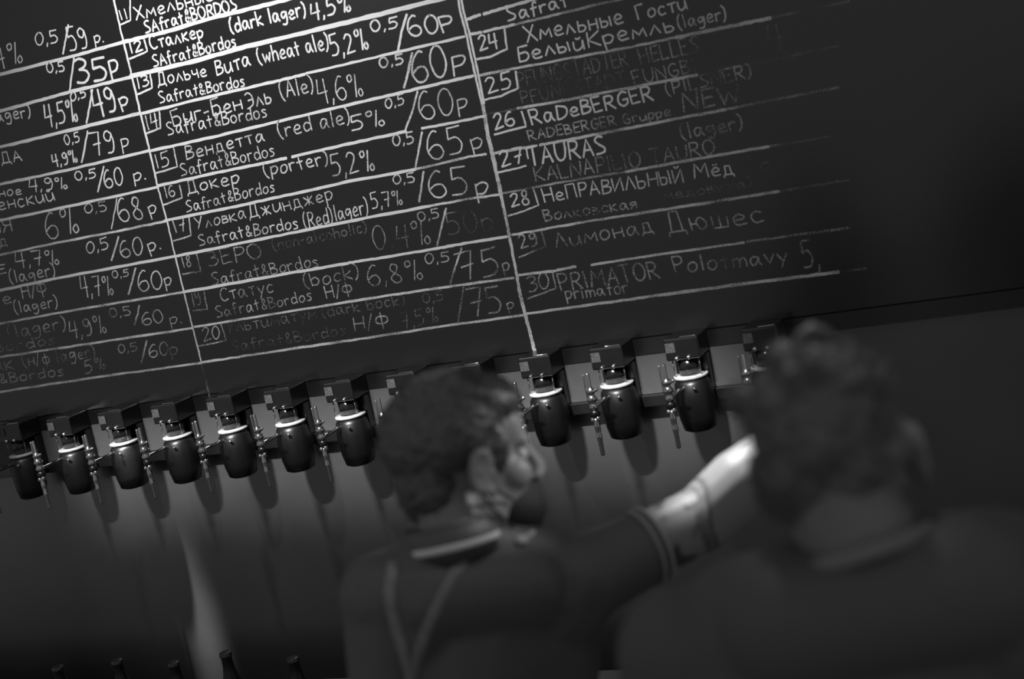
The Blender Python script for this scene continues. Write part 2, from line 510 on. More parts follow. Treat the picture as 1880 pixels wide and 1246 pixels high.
def entry(items, marks=(), lvl=3):
    """one menu entry (its names) with its number box, strength and price below it; items = (text, x0,y0,x1,y1,h[,width])"""
    sets = {'menu_entry': [], 'beer_style': [], 'entry_number': [], 'strength': [], 'price': []}
    for i, t in enumerate(items):
        x = t[0]
        if i == 0 and x.isdigit() and len(x) == 2: k = 'entry_number'
        elif x[0] == '(': k = 'beer_style'
        elif '%' in x or x in ('4', '5,'): k = 'strength'
        elif x in ('р', 'Р', 'р.', '50р') or x.replace(',', '').isdigit(): k = 'price'
        else: k = 'menu_entry'
        sets[k].append(t)
    top = None
    mk = list(marks)
    jobs = [(k, sets[k]) for k in ('menu_entry', 'entry_number', 'price', 'strength')]
    jobs = [('menu_entry', sets['menu_entry'][:1])] + [('menu_line', [t]) for t in sets['menu_entry'][1:]] + jobs[1:] + [('beer_style', [t]) for t in sets['beer_style']]
    for k, part in jobs:
        if not part: continue
        bm = bmesh.new()
        for t in part: write(bm, *t)
        if k == 'entry_number':
            for pts, wd in [q for q in mk if not slash(q[0])]:
                line(bm, pts, wd, 5); mk.remove((pts, wd))
        if k == 'price':
            for pts, wd in mk: line(bm, pts, wd, 5)
            mk = []
        o = bchild(k, bm, M['chalk%d' % lvl])
        if top is None: top = o; o.name = 'menu_entry'
        else: o.parent = top
    return top


# ruled lines: (width, chalk, points); chalk thins where the lamp falls off
LINES = [
    (7, 4, [(-60, 152), (0, 137), (134, 103), (227, 77)]), (8, 4, [(227, 77), (301, 59), (402, 30), (493, 8), (590, -18)]),
    (7, 4, [(-60, 220), (0, 204), (77, 183), (134, 167), (243, 141)]), (9, 4, [(240, 140), (362, 111), (453, 85), (601, 50), (722, 20), (860, -14)]),
    (7, 4, [(-60, 285), (0, 270), (128, 239), (257, 208)]), (6, 4, [(257, 209), (382, 178), (503, 150), (560, 136)]), (5, 4, [(562, 135), (702, 102), (853, 67)]),
    (6, 4, [(-60, 352), (0, 338), (106, 316), (275, 276)]), (6, 4, [(276, 277), (401, 249), (540, 216), (702, 178), (803, 154), (869, 139)]),
    (6, 4, [(-60, 418), (0, 404), (106, 383), (290, 343)]), (6, 4, [(290, 341), (401, 316), (482, 300), (526, 290)]), (6, 4, [(536, 288), (640, 264), (746, 241)]), (5, 4, [(774, 236), (857, 220), (890, 213)]),
    (5, 3, [(-60, 480), (0, 468), (106, 445), (212, 425), (304, 406)]), (6, 4, [(303, 405), (422, 381), (523, 359), (640, 333), (762, 311)]), (4.5, 3, [(762, 311), (863, 287), (893, 283)]),
    (6, 4, [(-60, 546), (0, 533), (106, 510), (322, 470)]), (6, 4, [(323, 470), (503, 434), (640, 406), (790, 378)]), (4.5, 3, [(790, 378), (853, 366), (917, 357)]),
    (5, 3, [(-60, 606), (0, 594), (106, 574), (337, 536)]), (6, 4, [(337, 536), (543, 499), (640, 483)]), (5.5, 4, [(641, 482), (701, 473), (802, 456), (873, 443), (931, 434)]),
    (5, 3, [(-60, 665), (0, 655), (141, 634), (353, 602)]), (5, 3, [(356, 600), (583, 563), (721, 541), (822, 526), (943, 510)]),
    (5, 3, [(-60, 729), (0, 719), (177, 692), (370, 666)]), (5, 3, [(371, 665), (502, 645), (680, 619), (802, 600), (962, 578)]),
    (5, 3, [(964, 576), (1122, 554), (1223, 540)]), (6, 3, [(1223, 540), (1402, 516), (1540, 499)]), (4, 1, [(1540, 499), (1590, 492)]),
    (5, 3, [(952, 505), (1017, 497), (1057, 489)]), (4.5, 3, [(1086, 486), (1183, 471), (1366, 445)]), (4, 2, [(1372, 443), (1463, 431), (1560, 418)]),
    (4.5, 3, [(939, 431), (1062, 409), (1143, 396)]), (5, 3, [(1143, 396), (1260, 378), (1362, 362), (1430, 351)]), (4, 1, [(1430, 351), (1560, 330)]),
    (4, 2, [(920, 355), (1021, 336), (1153, 314)]), (5, 3, [(1150, 315), (1261, 295), (1362, 277), (1412, 269)]), (4, 1, [(1412, 269), (1560, 244)]),
    (5.5, 3, [(906, 281), (981, 268)]), (5, 3, [(991, 266), (1042, 257), (1123, 241), (1241, 218), (1332, 201)]), (4, 2, [(1332, 201), (1400, 187), (1540, 160)]),
    (3.5, 1, [(892, 210), (948, 200)]), (5, 3, [(950, 199), (1042, 183), (1220, 149), (1281, 137)]), (4, 1, [(1281, 137), (1400, 113), (1540, 84)]),
    (5, 3, [(878, 139), (901, 134)]), (4.5, 3, [(901, 134), (1002, 115), (1160, 86), (1240, 69)]), (6, 3, [(1240, 69), (1322, 52), (1415, 33)]), (4, 1, [(1415, 33), (1560, 2)]),
    (5.5, 4, [(863, 63), (884, 59)]), (5, 4, [(888, 58), (945, 45)]), (4.5, 3, [(945, 45), (1032, 24), (1150, -4)]),
    (6, 4, [(857, 36), (882, 27)]), (6, 4, [(888, 26), (935, 12), (1010, -10)]),
    (5, 4, [(206, -20), (213, 17), (227, 77), (243, 141), (258, 207), (275, 276), (290, 343)]), (4, 4, [(290, 343), (307, 405), (322, 470), (338, 535)]), (4, 3, [(338, 535), (354, 601), (370, 664)]), (3.5, 1, [(370, 664), (387, 735)]),
    (4.5, 4, [(838, -20), (845, 19), (858, 70), (871, 130), (885, 190)]), (4.5, 4, [(844, -20), (851, 19), (863, 65), (877, 128), (889, 190)]),
    (8, 3, [(886, 188), (896, 249), (908, 300), (921, 362)]), (6, 3, [(921, 362), (935, 432), (948, 501), (955, 540)]), (7, 3, [(953, 530), (964, 576), (978, 629), (986, 664)]),
]
for wd, lv, pts in LINES:
    bm = bmesh.new(); line(bm, pts, wd, 10); bchild('ruled_line', bm, M['chalk%d' % lv])


def tick(*p): return list(p)


SB = 'Safrat&Bordos'
# middle column
entry([('11', 222, 37, 236, 33, 18), ('Хмельные', 250, 37, 392, 0, 26, 3.6), ('SAfrat&BORDOS', 268, 61, 436, 17, 24, 4)], [([(239, 0), (240, 37), (222, 45)], 3.6)], 4)
entry([('12', 240, 98, 263, 93, 21, 4), ('Сталкер', 278, 90, 374, 68, 23, 4), ('SAfrat&Bordos', 283, 123, 434, 84, 24, 3.6), ('(dark lager)', 424, 60, 563, 28, 26, 4.2), ('4,5%', 573, 37, 645, 20, 30, 4.2)],
      [([(265, 72), (271, 94), (238, 108)], 4.2)], 4)
entry([('13', 253, 163, 274, 157, 20, 3.4), ('Дольче', 291, 157, 380, 139, 24, 3.4), ('Вита', 399, 139, 460, 120, 27, 3.8), (SB, 294, 189, 450, 157, 23, 3.2), ('(wheat ale)', 476, 117, 605, 89, 28, 3.8), ('5,2%', 611, 103, 678, 90, 36, 3.8),
       ('0,5', 683, 59, 731, 50, 20, 3.6), ('60', 753, 67, 807, 59, 36, 4), ('Р', 813, 60, 836, 55, 28, 4)], [([(276, 137), (280, 161), (253, 173)], 4), ([(747, 26), (737, 60), (731, 94)], 5)], 4)
entry([('14', 271, 238, 291, 232, 26, 3.2), ('Биг-Бен', 319, 231, 445, 200, 28, 3.4), ('Эль', 455, 199, 499, 188, 28, 3.4), (SB, 309, 248, 491, 214, 25, 3), ('(Ale)', 517, 181, 578, 168, 29, 3.2), ('4,6%', 588, 188, 668, 174, 44, 2.8),
       ('0,5', 699, 125, 742, 116, 18, 3.6), ('60', 760, 151, 825, 141, 56, 4), ('Р', 833, 140, 857, 134, 33, 3.6)], [([(293, 204), (295, 235), (268, 245)], 4), ([(757, 97), (750, 130), (742, 161)], 5)], 3)
entry([('15', 288, 309, 312, 303, 25, 2.8), ('Вендетта', 343, 293, 486, 258, 25, 3.2), (SB, 334, 323, 505, 286, 25, 2.8), ('(red ale)', 513, 252, 645, 225, 28, 3), ('5%', 647, 241, 708, 230, 28, 3.2),
       ('0,5', 709, 199, 743, 191, 18, 3), ('60', 775, 219, 836, 211, 49, 3.2), ('Р', 843, 214, 860, 209, 31, 3)], [([(319, 271), (326, 306), (286, 318)], 3.6), ([(767, 168), (757, 205), (744, 240)], 4)], 3)
entry([('16', 305, 363, 322, 358, 21, 2.8), ('Докер', 345, 355, 440, 336, 24, 3.2), (SB, 343, 389, 505, 351, 23, 2.6), ('(porter)', 487, 324, 604, 300, 25, 3.2), ('5,2%', 611, 323, 689, 312, 37, 3.2),
       ('0,5', 723, 268, 761, 262, 20, 3.2), ('65', 790, 292, 854, 281, 50, 3.2), ('р', 868, 276, 888, 272, 32, 3)], [([(330, 340), (335, 363), (300, 376)], 3.4), ([(775, 242), (769, 275), (763, 308)], 4.2)], 3)
entry([('17', 322, 428, 342, 424, 24, 3), ('Уловка', 361, 421, 452, 400, 22, 2.8), ('Джинджер', 459, 400, 612, 366, 25, 2.8), (SB, 367, 451, 548, 418, 23, 2.8), ('(Red)lager)', 560, 419, 678, 391, 27, 2.8), ('5,7%', 684, 383, 740, 375, 28, 2.6),
       ('0,5', 723, 338, 763, 334, 17, 2.8), ('65', 791, 361, 862, 356, 50, 3.4), ('р', 876, 361, 898, 356, 34, 3.4)], [([(347, 399), (351, 432), (319, 442)], 3.4), ([(778, 314), (774, 342), (770, 370)], 4.2)], 3)
entry([('18', 337, 492, 352, 488, 20, 2.8), ('ЗЕРО', 384, 490, 482, 472, 28, 3), (SB, 390, 523, 585, 488, 24, 2.6), ('0,4%', 689, 458, 792, 446, 41, 2.6), ('0,5', 769, 405, 808, 400, 17, 2.8)],
      [([(361, 466), (369, 498), (335, 503)], 3.2), ([(819, 382), (811, 416), (803, 450)], 4.4)], 2)
entry([('(non-alcoholic)', 503, 459, 675, 425, 19, 2.6), ('50р', 824, 431, 907, 424, 40, 2.6)], [], 1)
entry([('19', 355, 563, 371, 558, 25, 2.8), ('Статус', 406, 553, 502, 535, 24, 2.8), (SB, 399, 583, 573, 551, 22, 2.6), ('(bock)', 560, 528, 661, 509, 24, 2.8), ('Н/Ф', 600, 548, 648, 541, 22, 3), ('6,8%', 678, 524, 778, 512, 36, 2.8),
       ('0,5', 782, 484, 826, 480, 19, 2.6), ('75', 848, 517, 919, 502, 52, 3.4), ('р', 925, 499, 937, 496, 22, 2.8)], [([(375, 535), (381, 567), (355, 570)], 3), ([(848, 455), (836, 490), (827, 520)], 4)], 2)
entry([('20', 375, 627, 405, 620, 24, 2.8), ('75', 863, 580, 925, 575, 48, 3.4), ('р', 933, 568, 945, 565, 18, 2.6), ('Н/Ф', 652, 608, 714, 598, 25, 3)], [([(406, 595), (416, 625), (363, 635)], 3), ([(851, 528), (846, 560), (841, 590)], 4)], 2)
entry([('Ультиматум', 418, 611, 582, 584, 24, 2.6), ('(dark bock)', 592, 582, 745, 558, 20, 2.4), (SB, 426, 645, 635, 614, 21, 2.2), ('7,5%', 740, 604, 806, 590, 28, 2.4), ('0,5', 778, 556, 815, 551, 17, 2.4)], [], 1)
# left column
entry([('4,4%', -40, 133, 43, 115, 36, 3.4), ('0,5', 67, 84, 108, 77, 23, 3.2), ('59', 129, 92, 164, 89, 41, 3.6), ('р.', 175, 80, 192, 77, 20, 3.4)], [([(126, 46), (121, 72), (116, 99)], 4.4)], 4)
entry([('0,5', 88, 134, 120, 130, 18, 3.4), ('35', 143, 155, 200, 147, 43, 5.4), ('Р', 207, 152, 222, 147, 37, 4.8)], [([(136, 106), (132, 138), (128, 168)], 4.4)], 4)
entry([('(lager)', -22, 226, 58, 214, 22, 3.2), ('4,5%', 86, 231, 144, 222, 38, 4), ('0,5', 131, 186, 159, 177, 15, 3.2), ('49', 176, 211, 217, 206, 45, 4.8), ('р', 222, 196, 237, 192, 26, 4.2)], [([(170, 164), (165, 195), (159, 226)], 5)], 4)
entry([('0,5', 121, 266, 147, 259, 18, 3), ('79', 173, 284, 214, 280, 42, 3.6), ('Р', 226, 282, 239, 279, 26, 3), ('4,9%', 99, 306, 143, 297, 22, 3.6), ('ЛАДА', -35, 305, 41, 294, 20, 3)], [([(161, 241), (156, 270), (150, 298)], 4.4)], 4)
entry([('тёмное', -48, 368, 40, 356, 17, 2.8), ('4,9%', 55, 351, 125, 346, 22, 3), ('женский', -22, 391, 101, 367, 24, 3), ('0,5', 140, 331, 177, 325, 17, 3.2), ('60', 195, 346, 228, 338, 33, 3.4), ('р.', 247, 333, 269, 328, 22, 3.2)], [([(191, 305), (186, 328), (180, 352)], 4.2)], 4)
entry([('НЯ', -18, 430, 23, 424, 22, 3.4), ('од', -16, 456, 14, 450, 20, 3), ('6%', 88, 438, 147, 427, 46, 3), ('0,5', 157, 392, 198, 387, 18, 2.6), ('68', 221, 408, 265, 402, 42, 3.4), ('р', 276, 395, 289, 391, 24, 3)], [([(215, 365), (210, 392), (205, 420)], 3)], 3)
entry([('ОЕ', -25, 506, 12, 501, 16, 3), ('4,7%', 31, 492, 110, 484, 27, 2.8), ('(lager)', 19, 520, 104, 504, 22, 2.8), ('0,5', 161, 466, 201, 456, 20, 3), ('60', 224, 473, 264, 466, 31, 3.2), ('р.', 275, 463, 297, 457, 23, 3)], [([(218, 434), (212, 456), (205, 478)], 4.2)], 3)
entry([('ое', -14, 561, 21, 555, 22, 2.8), ('Н/Ф', 42, 548, 87, 541, 25, 3), ('(lager)', 28, 575, 108, 563, 21, 2.6), ('4,7%', 152, 545, 209, 539, 36, 2.8), ('0,5', 208, 511, 237, 506, 13, 2.4), ('60', 256, 535, 300, 529, 35, 3), ('р', 304, 525, 316, 522, 24, 2.8)], [([(249, 492), (243, 516), (236, 540)], 4.4)], 3)
entry([('ат', -30, 629, -6, 625, 20, 2.6), ('(lager)', 18, 622, 123, 604, 24, 2.8), ('&Bordos', -28, 650, 102, 631, 20, 2.4), ('4,9%', 130, 620, 197, 611, 32, 3), ('0,5', 203, 582, 242, 578, 16, 2.6), ('60', 263, 598, 302, 591, 23, 2.8), ('р.', 314, 596, 335, 591, 20, 2.6)], [([(256, 561), (252, 580), (247, 597)], 4)], 2)
entry([('ик', -10, 682, 26, 676, 24, 2.4), ('(н/ф lager)', 44, 673, 177, 654, 22, 2.6), ('t&Bordos', -14, 706, 118, 689, 20, 2.4), ('5%', 157, 686, 195, 676, 22, 2.8), ('0,5', 219, 648, 253, 643, 15, 2.8), ('60', 275, 656, 310, 649, 23, 2.8), ('р', 314, 653, 328, 650, 22, 2.6)], [([(270, 625), (265, 645), (260, 666)], 4)], 2)
# right column
entry([('Safrat', 933, 39, 1044, 12, 24, 3.6)], [], 4)
entry([('24', 882, 93, 915, 86, 27, 3.8), ('Хмельные', 968, 77, 1145, 43, 29, 3.4), ('Гости', 1172, 37, 1262, 17, 26, 3.4), ('Белый', 953, 113, 1073, 89, 28, 3.6), ('Кремль', 1081, 88, 1238, 56, 28, 3.4), ], [([(926, 52), (931, 90), (900, 104), (873, 109)], 4.2)], 4)
entry([('(lager)', 1246, 53, 1335, 35, 24, 3)], [], 3)
entry([('25', 897, 171, 940, 162, 30, 3.4)], [([(947, 131), (951, 162), (920, 176), (887, 184)], 4)], 4)
entry([('HELLES', 1177, 117, 1284, 95, 28, 3), ('FUNGBI', 1165, 155, 1278, 132, 24, 2.4)], [], 2)
entry([('PFUNGSTADTER', 953, 161, 1155, 121, 29, 2.6), ('PFUNGSTADT', 960, 192, 1150, 155, 25, 2.4), ('4', 1414, 91, 1438, 86, 44, 3)], [], 1)
entry([('26', 910, 239, 946, 229, 27, 3.6), ('RaDeBERGER', 977, 229, 1200, 184, 27, 3.8)], [([(958, 204), (966, 232), (908, 247)], 4)], 4)
entry([('(PILSNER)', 1224, 175, 1382, 141, 24, 2.8), ('NEW', 1256, 205, 1360, 186, 33, 3.6), ('RADEBERGER Gruppe', 972, 258, 1232, 212, 18, 2.8)], [], 2)
entry([('27', 922, 306, 960, 298, 27, 3.6), ('TAURAS', 972, 305, 1114, 281, 32, 4)], [([(966, 272), (970, 291)], 3.4), ([(914, 316), (940, 311), (966, 304)], 3.6)], 4)
entry([('(lager)', 1252, 255, 1366, 236, 26, 3), ('KALNAPILIO', 984, 334, 1177, 306, 28, 2.8), ('TAURO', 1196, 302, 1313, 281, 26, 2.8)], [], 2)
entry([('28', 940, 380, 973, 374, 25, 3.2), ('НеПРАВИЛЬНЫЙ', 1000, 371, 1255, 334, 25, 3), ('Мёд', 1276, 327, 1348, 320, 27, 2.8)], [([(979, 346), (989, 376), (960, 388), (933, 396)], 3.4)], 3)
entry([('Волковская', 1001, 406, 1170, 381, 20, 2.8)], [], 2)
entry([('(медовуха)', 1207, 369, 1382, 342, 18, 2.4), ('5,', 1398, 330, 1426, 326, 32, 2.6)], [], 1)
entry([('29', 957, 456, 988, 450, 25, 3), ('Лимонад', 1022, 455, 1200, 425, 28, 3), ('Дюшес', 1228, 426, 1403, 408, 36, 3)], [([(994, 422), (1002, 452), (953, 472)], 3.2)], 2)
entry([('30', 972, 536, 1010, 527, 28, 3), ('PRIMATOR', 1030, 533, 1212, 511, 31, 3.2), ('primator', 1040, 549, 1155, 537, 22, 3)], [([(1014, 497), (1021, 529), (969, 548)], 3.2)], 2)
entry([('Polotmavy', 1240, 501, 1447, 480, 28, 3), ('5,', 1477, 493, 1507, 490, 48, 3.2)], [], 2)

# ------------------------------------------------------------------ the beer dispensers
ORD = ['first', 'second', 'third', 'fourth', 'fifth', 'sixth', 'seventh', 'eighth', 'ninth', 'tenth', 'eleventh', 'twelfth', 'thirteenth']


def make_dispenser():
    r = empty('beer_dispenser', (0, 0, 1.30))

    def part(name, bm, m, parent=r, sm=True):
        return obj(name, bm, m, parent, sm)
    b = bmesh.new(); box(b, -.041, .041, -.028, .0, -.04, .075, .003); box(b, -.043, .043, -.085, .0, .078, .132, .005)
    part('housing', b, M['plastic'], sm=False)
    b = bmesh.new(); box(b, -.040, -.016, -.0875, -.0855, .098, .122, .001); part('badge', b, M['badge'], sm=False)
    b = bmesh.new(); tube(b, [(.0, -.083, .134), (.038, -.083, .134)], .0014, 8, True); part('trim_rod', b, M['chrome'])
    for x in (-.016, .014):
        b = bmesh.new(); ell(b, (x, -.088, .083), (.0055, .005, .005), sub=2); part('screw', b, M['chrome'])
    for x in (-.033, .033):
        b = bmesh.new(); tube(b, [(x, -.07, .036), (x, -.07, .079)], .0016, 8); part('post', b, M['steel'])
    b = bmesh.new(); lathe(b, [(.027, .036), (.027, .078)], (0, -.05, 0), 24); part('bottle_shield', b, M['shield'])
    b = bmesh.new(); lathe(b, [(.039, .027), (.0425, .029), (.0425, .033), (.041, .0345)], (0, -.05, 0), 32); part('collar_plate', b, M['plate'])
    b = bmesh.new(); lathe(b, [(.03, -.105), (.04, -.10), (.046, -.07), (.048, -.02), (.044, .015), (.036, .027)], (0, -.052, 0), 28); part('lower_body', b, M['matte'])
    b = bmesh.new(); tube(b, [(-.012, -.085, .012), (-.018, -.13, .010), (-.021, -.172, .009)], [.0055, .0048, .006], 12, True); part('shank', b, M['chrome'])
    b = bmesh.new(); ell(b, (.018, -.102, .008), (.005, .004, .004), sub=2); part('release_button', b, M['chrome'])
    fx, fy = -.021, -.18
    b = bmesh.new()
    lathe(b, [(.003, .002), (.010, .004), (.013, .010), (.010, .016), (.008, .020), (.0125, .026), (.0135, .031), (.009, .037), (.007, .041), (.011, .046), (.0115, .051), (.006, .056), (.0045, .060), (.0045, .092), (.003, .094)], (fx, fy, 0), 16)
    f = part('faucet', b, M['chrome'])
    b = bmesh.new(); tube(b, [(fx - .011, fy, .034), (fx - .013, fy + .004, .088)], .0025, 8, True); part('lever', b, M['steel'], f)
    b = bmesh.new(); tube(b, [(fx + .010, fy, .048), (fx + .017, fy - .004, .052)], [.003, .0045], 8, True); part('valve_knob', b, M['chrome'], f)
    b = bmesh.new(); lathe(b, [(.009, -.016), (.0115, -.013), (.0115, -.002), (.009, .002)], (fx, fy, 0), 16); part('collar', b, M['plastic'], f)
    b = bmesh.new()
    ell(b, (fx - .0065, fy - .004, -.022), (.0065, .0065, .0075), sub=2); ell(b, (fx + .0065, fy - .004, -.020), (.006, .006, .0085), sub=2)
    lathe(b, [(.0048, -.112), (.0055, -.108), (.0058, -.075), (.0072, -.070), (.0072, -.062), (.0062, -.057), (.0072, -.045), (.0078, -.035), (.0065, -.028), (.006, -.016)], (fx, fy - .002, 0), 14)
    part('spout', b, M['chrome'], f)
    return r


def copy_tree(o, parent=None):
    c = o.copy(); C.objects.link(c); c.parent = parent
    for ch in list(o.children): copy_tree(ch, c)
    return c


proto = make_dispenser()
PITCHX = .1925
for i in range(13):
    d = proto if i == 0 else copy_tree(proto)
    d.location = (-1.022 - PITCHX * (11 - i), 0.0, 1.302)
    tag(d, 'black and chrome beer dispenser, %s from the left end of the row' % ORD[i], 'beer tap', 'beer dispensers in a row under the menu')

# ------------------------------------------------------------------ counter and bottles below the taps
CT = .62
ct = empty('back_counter', (-2.2, -.45, 0))
tag(ct, 'low dark counter running along the wall under the taps', 'counter')
b = bmesh.new(); box(b, -2.2, 2.2, -.30, .30, CT - .04, CT, .004); obj('worktop', b, M['counter'], ct)
b = bmesh.new(); box(b, -2.15, 2.15, -.24, .28, 0.002, CT - .0405, .003); obj('cabinet', b, M['trim'], ct)


def make_bottle(top):
    r = empty('bottle', (0, 0, 0))
    h = top
    b = bmesh.new()
    lathe(b, [(.026, .001), (.031, .005), (.032, .012), (.032, h * .55), (.029, h * .63), (.018, h * .76), (.0145, h * .84), (.0135, h * .955), (.0145, h * .965)], n=24)
    obj('glass', b, M['bottle'], r, True)
    b = bmesh.new(); lathe(b, [(.0165, h * .955), (.0165, h * .96), (.0155, h - .002), (.013, h)], n=20); obj('cap', b, M['plastic'], r, True)
    return r


BT = [(413, 1196, 'dark capped bottle standing against the bright streak of light below the taps'),
      (537, 1206, 'dark capped bottle on the low counter, nearest to the man in the polo shirt'),
      (318, 1214, 'dark capped bottle just left of the bright streak, on the low counter'),
      (214, 1210, 'dark capped bottle on the low counter, second from the left end'),
      (105, 1222, 'dark capped bottle on the low counter, leftmost of the row')]
for px, py, lb in BT:
    p = at(px, py, -.52)
    r = make_bottle(p.z - CT); r.location = (p.x, p.y, CT)
    tag(r, lb, 'bottle', 'dark bottles on the low counter')

# ------------------------------------------------------------------ people
HR = Vector((math.cos(YAW), math.sin(YAW), 0))      # to the right across the lens
HF = Vector((-math.sin(YAW), math.cos(YAW), 0))     # away from the lens
ZZ = Vector((0, 0, 1))


def frame(origin, fwd, pitch=0.0, tilt=0.0):
    f = fwd.normalized(); l = ZZ.cross(f).normalized()
    m = Matrix((f, l, ZZ)).transposed().to_4x4()
    m = m @ Matrix.Rotation(pitch, 4, 'Y') @ Matrix.Rotation(tilt, 4, 'X')
    return Matrix.Translation(origin) @ m


def head_forms(bm, H):
    ell(bm, (-.015, 0, .038), (.097, .075, .084), H)
    ell(bm, (.030, 0, -.045), (.058, .056, .072), H)
    ell(bm, (.055, 0, .045), (.036, .058, .046), H)
    ell(bm, (.068, 0, -.100), (.022, .025, .020), H)
    ell(bm, (.030, 0, -.092), (.05, .042, .024), H)
    for s in (-1, 1):
        ell(bm, (.056, s * .040, -.022), (.028, .022, .026), H)
        ell(bm, (.002, s * .052, -.070), (.030, .013, .032), H)
        ell(bm, (.076, s * .026, .024), (.016, .024, .009), H)
        ell(bm, (.104, s * .011, -.040), (.011, .009, .009), H)
        # ear: bowl, rim and lobe
        ell(bm, (-.008, s * .078, -.004), (.018, .006, .027), H, rot=(0, R(-12), s * R(-18)))
        rim = []
        for k in range(11):
            a = R(-70 + k * 25)
            rim.append(H @ Vector((-.010 - .021 * math.sin(a) * .95, s * (.084 + .006 * math.sin(a)), .002 + .030 * math.cos(a))))
        tube(bm, rim, .0055, 8, True)
        ell(bm, (.002, s * .081, -.032), (.009, .006, .011), H)
        ell(bm, (.010, s * .078, -.006), (.006, .006, .009), H)
    cap(bm, (.092, 0, .010), (.113, 0, -.032), .0095, .0125, H)
    ell(bm, (.111, 0, -.036), (.0115, .012, .010), H)
    ell(bm, (.091, 0, -.066), (.012, .024, .007), H)
    ell(bm, (.089, 0, -.077), (.012, .021, .007), H)


def hand_forms(bm, wr, d, up, curl=1.0, side=1):
    """wrist wr, d along the forearm, up out of the back of the hand"""
    d = d.normalized(); up = (up - d * up.dot(d)).normalized(); sd = d.cross(up) * side
    pc = wr + d * .05
    for k in range(-2, 3):
        cap(bm, wr + sd * k * .010 + d * .01, wr + d * .088 + sd * k * .0165 / 1.2, .013, .0105)
    ln = [.066, .078, .082, .074, .060]
    for k, L in zip((-1.5, -.5, .5, 1.5), (.062, .076, .082, .072)):
        p = wr + d * .088 + sd * k * .0195; a = 0.25 * curl; r = .0088
        for q, fr in enumerate((.45, .32, .23)):
            a += .55 * curl
            n = p + (d * math.cos(a) - up * math.sin(a)) * L * fr
            cap(bm, p, n, r, r * .92); p = n; r *= .92
    p = wr + d * .025 - sd * .022 - up * .006
    for L, v, r in ((.042, (d * .75 - sd * .62 - up * .25), .0115), (.032, (d * .9 - sd * .2 - up * .45), .010), (.026, (d * .85 + sd * .2 - up * .6), .009)):
        n = p + v.normalized() * L; cap(bm, p, n, r, r * .93); p = n


def strands(bm, roots, length, r, droop, seed):
    q = random.Random(seed)
    for p, n in roots:
        d = (n + Vector((q.uniform(-.5, .5), q.uniform(-.5, .5), q.uniform(-.3, .5)))).normalized()
        L = length * q.uniform(.6, 1.3)
        a = p + d * L * .5; e = a + (d + Vector((q.uniform(-.4, .4), q.uniform(-.4, .4), -droop))).normalized() * L * .5
        tube(bm, [p - d * .006, a, e], [r, r * .8, r * .2], 4)


def surface_roots(o, count, seed):
    q = random.Random(seed); ps = o.data.polygons
    return [(ps[i].center.copy(), ps[i].normal.copy()) for i in (q.randrange(len(ps)) for _ in range(count))]


def finish(root):
    """hang the children of a figure at its own origin"""
    bpy.context.view_layer.update()
    inv = Matrix.Translation(-root.location)
    for ch in root.children:
        ch.data.transform(inv)
        for g in ch.children: g.data.transform(inv)


def legs(bm, hip, fdir, side, stance, infl=0.0):
    """pelvis to ankle of both legs"""
    ell(bm, hip + ZZ * .02, (.165 + infl, .115 + infl, .12 + infl), Matrix.Translation((0, 0, 0)))
    out = []
    for s in (-1, 1):
        h = hip + side * (s * .09) - ZZ * .02
        k = hip + side * (s * stance * .8) + fdir * .03; k.z = .50
        a = hip + side * (s * stance); a.z = .09
        cap(bm, h, k, .088 + infl, .058 + infl); cap(bm, k, a, .056 + infl, .040 + infl)
        cap(bm, k - ZZ * .08 - fdir * .015, k - ZZ * .22 - fdir * .01, .052 + infl, .045 + infl)
        out.append(a)
    return out


def shoe_forms(bm, a, f):
    b = Vector((a.x, a.y, 0))
    cap(bm, b - f * .06 + ZZ * .038, b + f * .05 + ZZ * .045, .036, .042)
    cap(bm, b + f * .05 + ZZ * .040, b + f * .16 + ZZ * .032, .040, .032)
    cap(bm, b + ZZ * .05, b + ZZ * .10, .046, .044)


def flat_shoe(co, n):
    co.z = max(co.z, .004); return co


